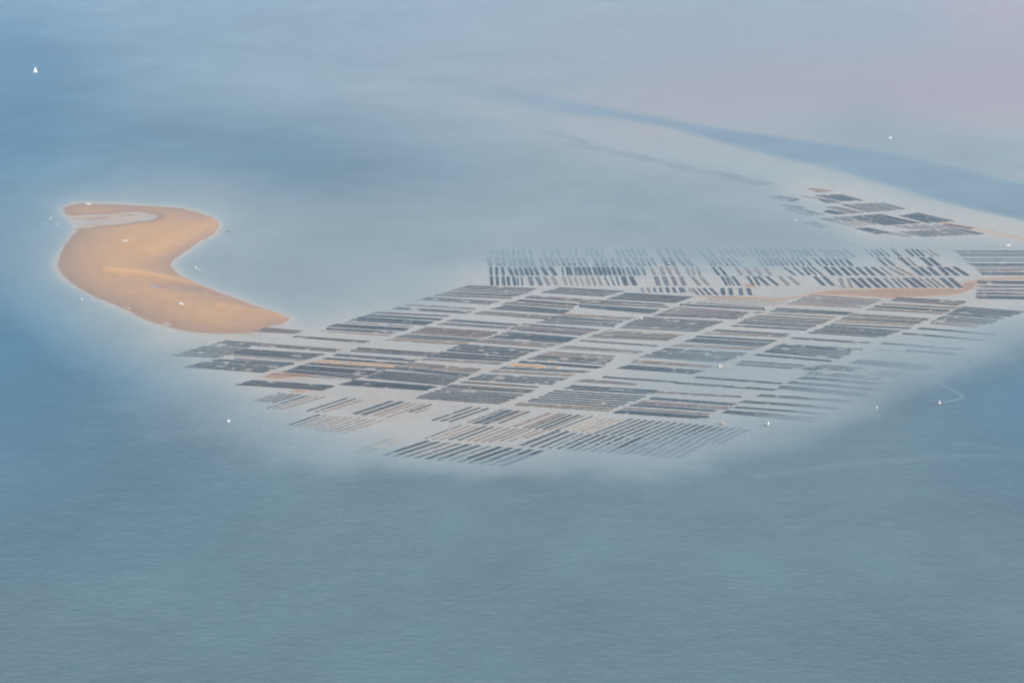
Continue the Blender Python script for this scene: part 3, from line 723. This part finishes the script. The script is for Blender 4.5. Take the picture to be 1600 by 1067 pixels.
JACKET = plain('navy_jacket', (0.04, 0.05, 0.09), .7, .1, 3)
HAIRM = plain('dark_hair', (0.03, 0.02, 0.015), .6, .1, 3)
def mesh_obj(name, bm, mat, parent=None, loc=(0, 0, 0), smooth=False):
    bmesh.ops.recalc_face_normals(bm, faces=bm.faces)
    me = bpy.data.meshes.new(name); bm.to_mesh(me); bm.free(); me.materials.append(mat)
    if smooth: me.polygons.foreach_set("use_smooth", [True] * len(me.polygons))
    o = bpy.data.objects.new(name, me); o.location = loc; COL.objects.link(o)
    if parent is not None: o.parent = parent
    return o
def box(name, mat, parent, x0, x1, y0, y1, z0, z1, taper=0.0, rake=0.0, bev=0.03):
    bm = bmesh.new(); v = []
    for z, k in ((z0, 0), (z1, 1)):
        t = taper * k
        for x, y in ((x0 + t + 0 * k, y0 + t), (x1 - t - rake * k, y0 + t), (x1 - t - rake * k, y1 - t), (x0 + t, y1 - t)):
            v.append(bm.verts.new((x, y, z)))
    for f in ((0,3,2,1), (4,5,6,7), (0,1,5,4), (1,2,6,5), (2,3,7,6), (3,0,4,7)): bm.faces.new([v[i] for i in f])
    if bev: bmesh.ops.bevel(bm, geom=list(bm.edges), offset=bev, segments=1, affect='EDGES')
    return mesh_obj(name, bm, mat, parent)
def hull(parent, L, beam, free, mat, blunt=0.0, draft=.25, name="hull"):
    """lofted hull, bow towards +x; blunt 1 = square barge bow"""
    bm = bmesh.new(); n = 12; rings = []
    for i in range(n + 1):
        t = i / n; x = -L / 2 + L * t
        k = 1 - max(0, (t - .45) / .55) ** 2.2 * (1 - .55 * blunt)
        k = max(k, .03) * (0.9 + .1 * min(1, t * 5))
        hb = beam / 2 * k; sheer = free * (1 + .35 * max(0, t - .5) ** 1.5 * (1.5 if not blunt else .4)); dr = draft * (1 - max(0, (t - .8) / .2) * .9)
        rings.append([bm.verts.new(p) for p in ((x, -hb, sheer), (x, -hb * .93, .02), (x - 0, -hb * .6, -dr), (x, 0, -dr * 1.25), (x, hb * .6, -dr), (x, hb * .93, .02), (x, hb, sheer), (x, hb * .86, sheer), (x, hb * .84, sheer * .45), (x, -hb * .84, sheer * .45), (x, -hb * .86, sheer))])
    m = len(rings[0])
    for a, b in zip(rings, rings[1:]):
        for j in range(m): bm.faces.new((a[j], a[(j + 1) % m], b[(j + 1) % m], b[j]))
    for r, rv in ((rings[0], False), (rings[-1], True)):
        bm.faces.new(r if not rv else list(reversed(r)))
    return mesh_obj(name, bm, mat, parent)
def cyl(name, mat, parent, p0, p1, r0, r1=None, seg=8):
    r1 = r0 if r1 is None else r1; bm = bmesh.new(); p0 = Vector(p0); p1 = Vector(p1); d = (p1 - p0).normalized()
    u = d.orthogonal().normalized(); w = d.cross(u); A = []; B = []
    for i in range(seg):
        a = 2 * math.pi * i / seg; q = u * math.cos(a) + w * math.sin(a)
        A.append(bm.verts.new(p0 + q * r0)); B.append(bm.verts.new(p1 + q * r1))
    for i in range(seg): bm.faces.new((A[i], A[(i+1) % seg], B[(i+1) % seg], B[i]))
    bm.faces.new(A[::-1]); bm.faces.new(B)
    return mesh_obj(name, bm, mat, parent)
def water_z(x, y):
    h = float(bed_height(np.array([x]), np.array([y]))[0][0])
    return max(0.0, h + .12)
def root_at(name, px, py, head, label, cat, group=None):
    p = P(px, py); e = empty(name, (p.x, p.y, water_z(p.x, p.y))); e.rotation_euler = (0, 0, R(head)); e.empty_display_size = 2
    return tag(e, label, cat, group)
# headings: 0 = bow to the right of the picture, 180 = to the left, 90 = away
def barge(px, py, L, head, label, cabin_at=-.3, cabin='cream', crates=True, group=None, hullm=None):
    L *= 1.2
    r = root_at("oyster_barge", px, py, head, label, "boat", group)
    bw = L * .3; fr = .62
    hull(r, L, bw, fr, hullm or DECKM, blunt=1.0)
    box("deck", DECKM, r, -L * .46, L * .40, -bw * .40, bw * .40, fr * .30, fr * .52, bev=0)
    cx = L * cabin_at; cl = L * .22; ch = 2.8; cm = CREAM if cabin == 'cream' else WHITE
    c = box("wheelhouse", cm, r, cx - cl / 2, cx + cl / 2, -bw * .27, bw * .27, fr * .5, fr + ch, taper=.08)
    for y in (-1, 1):
        box("window", GLASS, c, cx - cl * .32, cx + cl * .32, y * bw * .27 - .02, y * bw * .27 + .02, fr + ch * .55, fr + ch * .85, bev=0)
    box("window", GLASS, c, cx + cl / 2 - .1, cx + cl / 2 + .02, -bw * .2, bw * .2, fr + ch * .55, fr + ch * .85, bev=0)
    box("roof", cm, r, cx - cl * .58, cx + cl * .6, -bw * .31, bw * .31, fr + ch, fr + ch + .1)
    cyl("mast", MASTM, r, (cx, 0, fr + ch + .1), (cx, 0, fr + ch + 1.3), .05)
    e = box("outboard_engine", ENGM, r, -L / 2 - .75, -L / 2 - .05, -.38, .38, .3, 1.35, taper=.08)
    if crates:
        for k in range(3):
            x = L * (.02 + .11 * k)
            box("crate", CRATE, r, x, x + .8, -bw * .22, bw * .2, fr * .52, fr * .52 + random.uniform(.35, .7))
    return r
def motorboat(px, py, L, head, label, cabin=True, group=None, hullm=None, canvas=None):
    L *= 1.12
    r = root_at("motorboat", px, py, head, label, "boat", group)
    bw = L * .34; fr = max(.55, L * .11)
    hull(r, L, bw, fr, hullm or WHITE)
    box("foredeck", WHITE, r, L * .08, L * .33, -bw * .26, bw * .26, fr * .6, fr * 1.12, taper=.06)
    box("cockpit_floor", WHITE, r, -L * .46, L * .08, -bw * .36, bw * .36, fr * .42, fr * .55, bev=0)
    if cabin:
        c = box("cabin", WHITE, r, -L * .12, L * .16, -bw * .28, bw * .28, fr * .55, fr + L * .18, taper=.10, rake=L * .05)
        for y in (-1, 1):
            box("window", GLASS, c, -L * .08, L * .08, y * bw * .255 - .03, y * bw * .255 + .03, fr + L * .07, fr + L * .14, bev=0)
        box("roof", canvas or WHITE, r, -L * .17, L * .11, -bw * .28, bw * .28, fr + L * .18, fr + L * .18 + .08)
    else:
        box("console", WHITE, r, -L * .05, L * .06, -bw * .14, bw * .14, fr * .55, fr + .7, taper=.05)
        box("windscreen", GLASS, r, L * .055, L * .075, -bw * .14, bw * .14, fr + .7, fr + 1.05, bev=0)
    if canvas:
        box("canvas_cover", canvas, r, L * .02, L * .3, -bw * .24, bw * .24, fr * 1.12, fr * 1.25)
    box("outboard_engine", ENGM, r, -L / 2 - .55, -L / 2 - .03, -.25, .25, .2, 1.15, taper=.06)
    return r
def dinghy(px, py, L, head, label, mat=None, group=None):
    r = root_at("dinghy", px, py, head, label, "boat", group)
    hull(r, L, L * .42, .5, mat or WHITE, draft=.12)
    for x in (-.2, .15): box("thwart", CREAM, r, L * x, L * x + .28, -L * .15, L * .15, .26, .34, bev=0)
    return r
def sailboat(px, py, L, head, label):
    r = root_at("sailboat", px, py, head, label, "sailboat")
    hull(r, L, L * .28, 1.2, WHITE, draft=.6)
    c = box("cabin", WHITE, r, -L * .1, L * .22, -L * .08, L * .08, .6, 1.75, taper=.12)
    for y in (-1, 1): box("window", GLASS, c, -L * .05, L * .15, y * L * .075 - .04, y * L * .075 + .04, 1.25, 1.5, bev=0)
    mh = 15.5
    cyl("mast", MASTM, r, (L * .08, 0, 1.1), (L * .08, 0, mh), .12, .07)
    cyl("boom", MASTM, r, (L * .08, 0, 2.4), (-L * .38, -.9, 2.5), .09)
    def sail(name, pts3, belly):
        bm = bmesh.new(); n = 8; a, b, c3 = [Vector(q) for q in pts3]; rows = []
        for i in range(n + 1):
            u = i / n; l = a.lerp(c3, u); m2 = b.lerp(c3, u); rw = []
            for j in range(n + 1):
                v = j / n; p = l.lerp(m2, v); p.y += belly * math.sin(math.pi * v) * (1 - u) ** .6; rw.append(bm.verts.new(p))
            rows.append(rw)
        for i in range(n):
            for j in range(n): bm.faces.new((rows[i][j], rows[i][j+1], rows[i+1][j+1], rows[i+1][j]))
        bmesh.ops.remove_doubles(bm, verts=bm.verts, dist=1e-4)
        o = mesh_obj(name, bm, SAILM, r, smooth=True); s = o.modifiers.new("thick", 'SOLIDIFY'); s.thickness = .02; return o
    sail("mainsail", ((L * .07, 0, 2.6), (-L * .37, -.9, 2.65), (L * .08, 0, mh - .4)), .9)
    sail("jib", ((L * .47, 0, 1.7), (L * .0, -.8, 1.9), (L * .09, 0, mh - 2)), .8)
    return r
def wake(pts3, widths, label, z=.05):
    bm = bmesh.new(); n = 24; L_, R_ = [], []
    P3 = [P(*q) for q in pts3]
    for i in range(n + 1):
        u = i / n * (len(P3) - 1); k = min(int(u), len(P3) - 2); f = u - k
        a = P3[max(k - 1, 0)]; b = P3[k]; c = P3[k + 1]; d = P3[min(k + 2, len(P3) - 1)]
        p = .5 * ((2 * b) + (c - a) * f + (2 * a - 5 * b + 4 * c - d) * f * f + (3 * b - a - 3 * c + d) * f ** 3)
        w = widths[0] + (widths[1] - widths[0]) * i / n
        t = (c - b).normalized(); s = Vector((-t.y, t.x, 0))
        L_.append(bm.verts.new((p.x + s.x * w, p.y + s.y * w, z))); R_.append(bm.verts.new((p.x - s.x * w, p.y - s.y * w, z)))
    for i in range(n): bm.faces.new((L_[i], L_[i+1], R_[i+1], R_[i]))
    uv = bm.loops.layers.uv.new("UVMap")
    for i, f in enumerate(bm.faces):
        for l in f.loops:
            idx = L_.index(l.vert) if l.vert in L_ else R_.index(l.vert)
            l[uv].uv = (idx / n, 1.0 if l.vert in L_ else 0.0)
    return tag(mesh_obj("wake", bm, WAKEM), label, "wake")
def wake_mat():
    m, nt, N, L = new_mat("foam_trail")
    o = N("ShaderNodeOutputMaterial"); uvn = N("ShaderNodeUVMap"); sx = N("ShaderNodeSeparateXYZ"); L(uvn.outputs[0], sx.inputs[0])
    def M(op, a, b=None):
        q = N("ShaderNodeMath"); q.operation = op
        for i, v in enumerate((a, b)):
            if v is None: continue
            if isinstance(v, (int, float)): q.inputs[i].default_value = v
            else: L(v, q.inputs[i])
        return q.outputs[0]
    across = M('SUBTRACT', 1, M('ABSOLUTE', M('SUBTRACT', M('MULTIPLY', sx.outputs[1], 2), 1)))
    across = M('POWER', across, 1.3)
    along = M('POWER', M('SUBTRACT', 1.02, sx.outputs[0]), 1.6)
    g = N("ShaderNodeNewGeometry"); nz = N("ShaderNodeTexNoise"); nz.inputs["Scale"].default_value = .5; nz.inputs["Detail"].default_value = 5; L(g.outputs["Position"], nz.inputs[0])
    fac = M('MULTIPLY', M('MULTIPLY', across, M('ADD', M('MULTIPLY', M('POWER', along, 2.0), .4), .08)), M('ADD', nz.outputs["Fac"], .4))
    d = N("ShaderNodeBsdfDiffuse"); d.inputs[0].default_value = (.75, .8, .85, 1); t = N("ShaderNodeBsdfTransparent"); mx = N("ShaderNodeMixShader")
    L(fac, mx.inputs[0]); L(t.outputs[0], mx.inputs[1]); L(d.outputs[0], mx.inputs[2]); L(mx.outputs[0], o.inputs[0])
    return m
WAKEM = wake_mat()
FOAMM = plain('sea_foam', (0.78, 0.80, 0.84), .9, .1, .5)

sailboat(55, 113.5, 12, 25, "white sailboat with raised sails alone on blue water at top left")
motorboat(782, 184.5, 6.5, 170, "small white motorboat on the far pale shallows, left of a tinier one", cabin=True)
dinghy(788.5, 184.6, 4.5, 185, "tiny white boat just right of the far motorboat on pale shallows")
motorboat(1390, 215.8, 8, 5, "far white speedboat crossing right of the blue channel")
wake([(1387, 215.6), (1384, 215), (1380, 214.3), (1377, 214)], (1.4, 3.0), "pale trail left of the far speedboat")
motorboat(137, 320, 10, 182, "white cabin boat lying on the sand at the far left tip of sandbank")
motorboat(74, 327, 5, 175, "small open boat with dark hull off the left end of sandbank", cabin=False, hullm=DARKH)
dinghy(319.5, 335.8, 5, 170, "little white boat on the far right edge of the sandbank")
motorboat(359.5, 361.8, 6, 10, "dark hulled cabin boat afloat right of the sandbank's far lobe", hullm=DARKH)
motorboat(194, 379.3, 9.5, 178, "open white boat stranded mid sandbank, its side in shade", cabin=False)
dinghy(273.2, 380.6, 3.2, 150, "left one of two tiny dinghies on the orange sand slope")
dinghy(276.6, 382, 3.6, 165, "right one of two tiny dinghies on the orange sand slope")
motorboat(306, 419.3, 6.2, 115, "white motorboat moored in the bay, rear one of touching pair")
motorboat(310.3, 422.4, 6.0, 160, "white motorboat moored in the bay, front one of touching pair", cabin=True)
motorboat(128, 468.8, 6.5, 100, "white cabin boat anchored off the lower left shore of sandbank")
motorboat(282, 478, 8.5, 180, "white cabin boat sitting on the sand in the lower part of sandbank")
dinghy(201.5, 482.2, 2.6, 30, "tiny white dinghy at the lower shoreline of the sandbank")
motorboat(357, 658.5, 6.0, 65, "white boat anchored on deep water below the leftmost racks")
motorboat(1241, 345, 8, 168, "white boat afloat left of the far shoal racks")
dinghy(1562.5, 352.8, 3.4, 100, "tiny pale boat at far right above the sand spit")
motorboat(1573, 384, 11, 180, "long white boat with red canvas at the right edge", cabin=False, canvas=REDM)
barge(1407.5, 403, 8, 150, "oyster boat with dark engine among the rearmost flooded strips")
barge(1319.5, 446.6, 7.5, 170, "pinkish oyster boat parked between front tier strips on the sand", cabin_at=.05)
dinghy(1373.7, 441, 2.2, 60, "tiny white dot of a dinghy on dark strips by the pink sand")
barge(1185, 488.6, 10.5, 180, "oyster barge with tall pale cabin beside the slender comb racks", cabin_at=-.28, hullm=DARKH, crates=False)
barge(1196, 484, 8, 95, "oyster boat seen end on, just right of the tall cabin barge", crates=False)
barge(999, 498.6, 9, 190, "oyster barge with white cabin in the aisle of the middle beds", cabin='white', cabin_at=-.25)
barge(1131.5, 573.8, 11.5, 2, "long oyster barge with cabin at its left end in flooded beds", cabin_at=-.34, cabin='white')
barge(1129.5, 661.8, 8, 75, "oyster boat seen end on above the flooded slanting racks")
barge(1199.3, 664, 8, 100, "pale oyster boat alone on water right of the flooded slanting racks", cabin='white', crates=False)
barge(1464.5, 631.5, 10, 182, "oyster barge under way at right, trailing a bent pale wake", cabin='white', cabin_at=-.2, hullm=DARKH)
wake([(1471, 630), (1480, 627.5), (1492, 624.5), (1504, 620), (1494, 613), (1482, 607), (1472, 600), (1462, 594)], (1.6, 8.0), "pale bent wake curling behind the moving oyster barge")

def buoy(px, py, r0, mat, label):
    p = P(px, py); bm = bmesh.new(); bmesh.ops.create_uvsphere(bm, u_segments=12, v_segments=8, radius=r0)
    o = mesh_obj("buoy", bm, mat, None, (p.x, p.y, water_z(p.x, p.y) + r0 * .4), True)
    cyl("top_ring", mat, o, (0, 0, r0 * .9), (0, 0, r0 * 1.35), r0 * .18)
    return tag(o, label, "buoy")
buoy(1370, 637, .85, WHITE, "white mooring buoy left of the moving oyster barge")
buoy(98, 325.3, 1.0, DARKH, "black buoy at the far left tip of the sandbank")

# thin channel marker poles
POLES = [(1190,553,5,"between the fifth and sixth parcel columns"),(1347,547.5,4.5,"at the right end of the flooded charcoal racks"),(1330,555,3.5,"left of the taller pole by flooded racks"),(1309,565,3.5,"below the flooded charcoal racks of the sixth column"),
 (1210,567.5,3.5,"standing in flooded beds left of the others"),(1472,561,3,"at the far right in open blue water"),(1412,579,3,"between open water and the flooded beds"),(1317,394,7,"tall and thin behind the rearmost strips"),
 (1169,626,5,"left one of a close pair above two dark racks"),(1174.5,627,5,"right one of a close pair above two dark racks"),(1151,634,3,"at the left end of two dark racks"),(829,464,4,"beside the second column's far end"),
 (268,557,3.5,"at the leftmost tip of the racks"),(323,538,4,"by the upper left corner of the racks"),(291,549,3,"left of the upper left racks"),(702,657,3.5,"on wet sand left of the centre trio"),
 (636,687,3,"right of the shore edge pair"),(1285,612,3,"in the flooded racks of the seventh column"),(1382,562,3.5,"where flooded racks meet open water at right"),(686,634,2.2,"short, on beige sand above the centre trio")]
for px, py, hh, where in POLES:
    p = P(px, py); o = cyl("marker_pole", POLEM, None, (0, 0, -1.2), (random.uniform(-.2, .2), 0, hh), .13, .08, 6)
    o.location = p; tag(o, f"thin dark marker pole {where}", "pole", "marker poles round the oyster beds")

# ---------------------------------------------------------------- people (skinned bodies)
def person(px, py, head, label, bend=0.0, jacket=JACKET):
    p = P(px, py); z = water_z(p.x, p.y) - .12
    if z < 0: z = float(bed_height(np.array([p.x]), np.array([p.y]))[0][0])
    J = {'pel':(0,0,.95,.15), 'ch':(0,bend*.25,1.3,.17), 'nk':(0,bend*.4,1.48,.07), 'hd':(0,bend*.48,1.62,.10), 'ht':(0,bend*.5,1.74,.07)}
    for s, n in ((-1,'l'),(1,'r')):
        J['hip'+n]=(s*.10,0,.9,.10); J['kn'+n]=(s*.13,.04,.48,.065); J['an'+n]=(s*.14,-.02,.08,.045); J['to'+n]=(s*.15,.16,.04,.04)
        J['sh'+n]=(s*.2,bend*.3,1.42,.065); J['el'+n]=(s*.27,.06+bend*.3,1.13,.045); J['wr'+n]=(s*.24,.22+bend*.4,.93,.032); J['ha'+n]=(s*.23,.3+bend*.4,.88,.035)
    E = [('pel','ch'),('ch','nk'),('nk','hd'),('hd','ht')]
    for n in 'lr': E += [('pel','hip'+n),('hip'+n,'kn'+n),('kn'+n,'an'+n),('an'+n,'to'+n),('ch','sh'+n),('sh'+n,'el'+n),('el'+n,'wr'+n),('wr'+n,'ha'+n)]
    ks = list(J); me = bpy.data.meshes.new("person")
    me.from_pydata([J[k][:3] for k in ks], [(ks.index(a), ks.index(b)) for a, b in E], [])
    o = bpy.data.objects.new("person", me); COL.objects.link(o); o.location = (p.x, p.y, z); o.rotation_euler = (0, 0, R(head))
    sk = o.modifiers.new("skin", 'SKIN'); ss = o.modifiers.new("sub", 'SUBSURF'); ss.levels = 1; ss.render_levels = 1
    for i, k in enumerate(ks):
        me.skin_vertices[0].data[i].radius = (J[k][3], J[k][3]); me.skin_vertices[0].data[i].use_root = (k == 'pel')
    me.materials.append(WADER)
    bm = bmesh.new(); bmesh.ops.create_uvsphere(bm, u_segments=10, v_segments=6, radius=.125); mesh_obj("hair", bm, HAIRM, o, (0, -.02 + bend * .49, 1.72), True)
    return tag(o, label, "person")
person(166.5, 424.6, 40, "person in dark clothes standing on the ridge of sandbank, leftmost of three")
person(170, 425.4, -30, "person in dark clothes on the sandbank ridge, middle of three")
person(173, 424.8, 120, "person in dark clothes on the sandbank ridge, rightmost of three")
person(1057.5, 684.5, 90, "oyster worker in dark waders among flooded slanting racks, left of two", bend=.5)
person(1061, 687, 60, "oyster worker in dark waders among flooded slanting racks, right of two")

# ---------------------------------------------------------------- foam of small breakers: one mass
def foam():
    bm = bmesh.new(); spots = []
    for (x0, y0, x1, y1, n, w) in ((82,337.5,77,343,9,1.6),(92,349,84,353.5,9,1.6),(73,348.5,67,350.5,6,1.6),(128,304.4,134,304.6,5,1.4),(142,306.2,148,306,4,1.2),(84,305.2,87,305.2,3,1.2),
                             (80,314.5,88,314.2,4,1.2),(66,308,150,301,16,.9),(160,299,180,297,6,1.0),(176,302,188,303,6,1.0),(690,168,735,172,9,.9),(768,182,777,182.3,4,1.1),(716,172.5,730,176,5,.8),
                             (92,440,120,462,10,.6),(130,470,170,482,8,.6),(60,320,70,335,6,.8)):
        for i in range(n):
            t = (i + random.random()) / n; spots.append((x0 + (x1 - x0) * t + random.uniform(-1, 1), y0 + (y1 - y0) * t + random.uniform(-.5, .5), w * random.uniform(.5, 1.2)))
    for _ in range(60):
        y = random.uniform(560, 1050); spots.append((random.uniform(20, 1580), y, random.uniform(.25, .5)))
    for x, y, w in spots:
        p = P(x, y); a = w * mpp(y) * random.uniform(.7, 1.1); b = a * random.uniform(1.0, 2.6) ; k = 9; vs = []
        for j in range(k):
            th = 2 * math.pi * j / k; q = random.uniform(.55, 1.1); vs.append(bm.verts.new((p.x + a * q * math.cos(th), p.y + b * q * math.sin(th), .06)))
        c = bm.verts.new((p.x, p.y, .16))
        for j in range(k): bm.faces.new((vs[j], vs[(j+1) % k], c))
    o = mesh_obj("breaker_foam", bm, FOAMM); o["kind"] = "stuff"
    o["label"] = "white foam flecks of small breakers on the shallows and open water"; o["category"] = "foam"
foam()

# ---------------------------------------------------------------- haze
HAZE_D = 4.2e-5
bm = bmesh.new(); bmesh.ops.create_cube(bm, size=1.0)
GXm, GYm0, GYm1 = max(abs(GX[0]), GX[-1]) + 500, GY[0] - 500, GY[-1] + 500
zb, zt = float(Hh.min()) - 1.2, 625.0
for v in bm.verts:
    v.co.x *= 2 * GXm; v.co.y = GYm0 if v.co.y < 0 else GYm1; v.co.z = zb if v.co.z < 0 else zt
m, nt, N, L = new_mat("haze_air")
o_ = N("ShaderNodeOutputMaterial"); pv = N("ShaderNodeVolumePrincipled")
pv.inputs["Color"].default_value = (0.62, 0.77, 0.95, 1); pv.inputs["Density"].default_value = HAZE_D; pv.inputs["Anisotropy"].default_value = 0.2
L(pv.outputs[0], o_.inputs["Volume"])
hz = mesh_obj("haze", bm, m); hz["kind"] = "stuff"
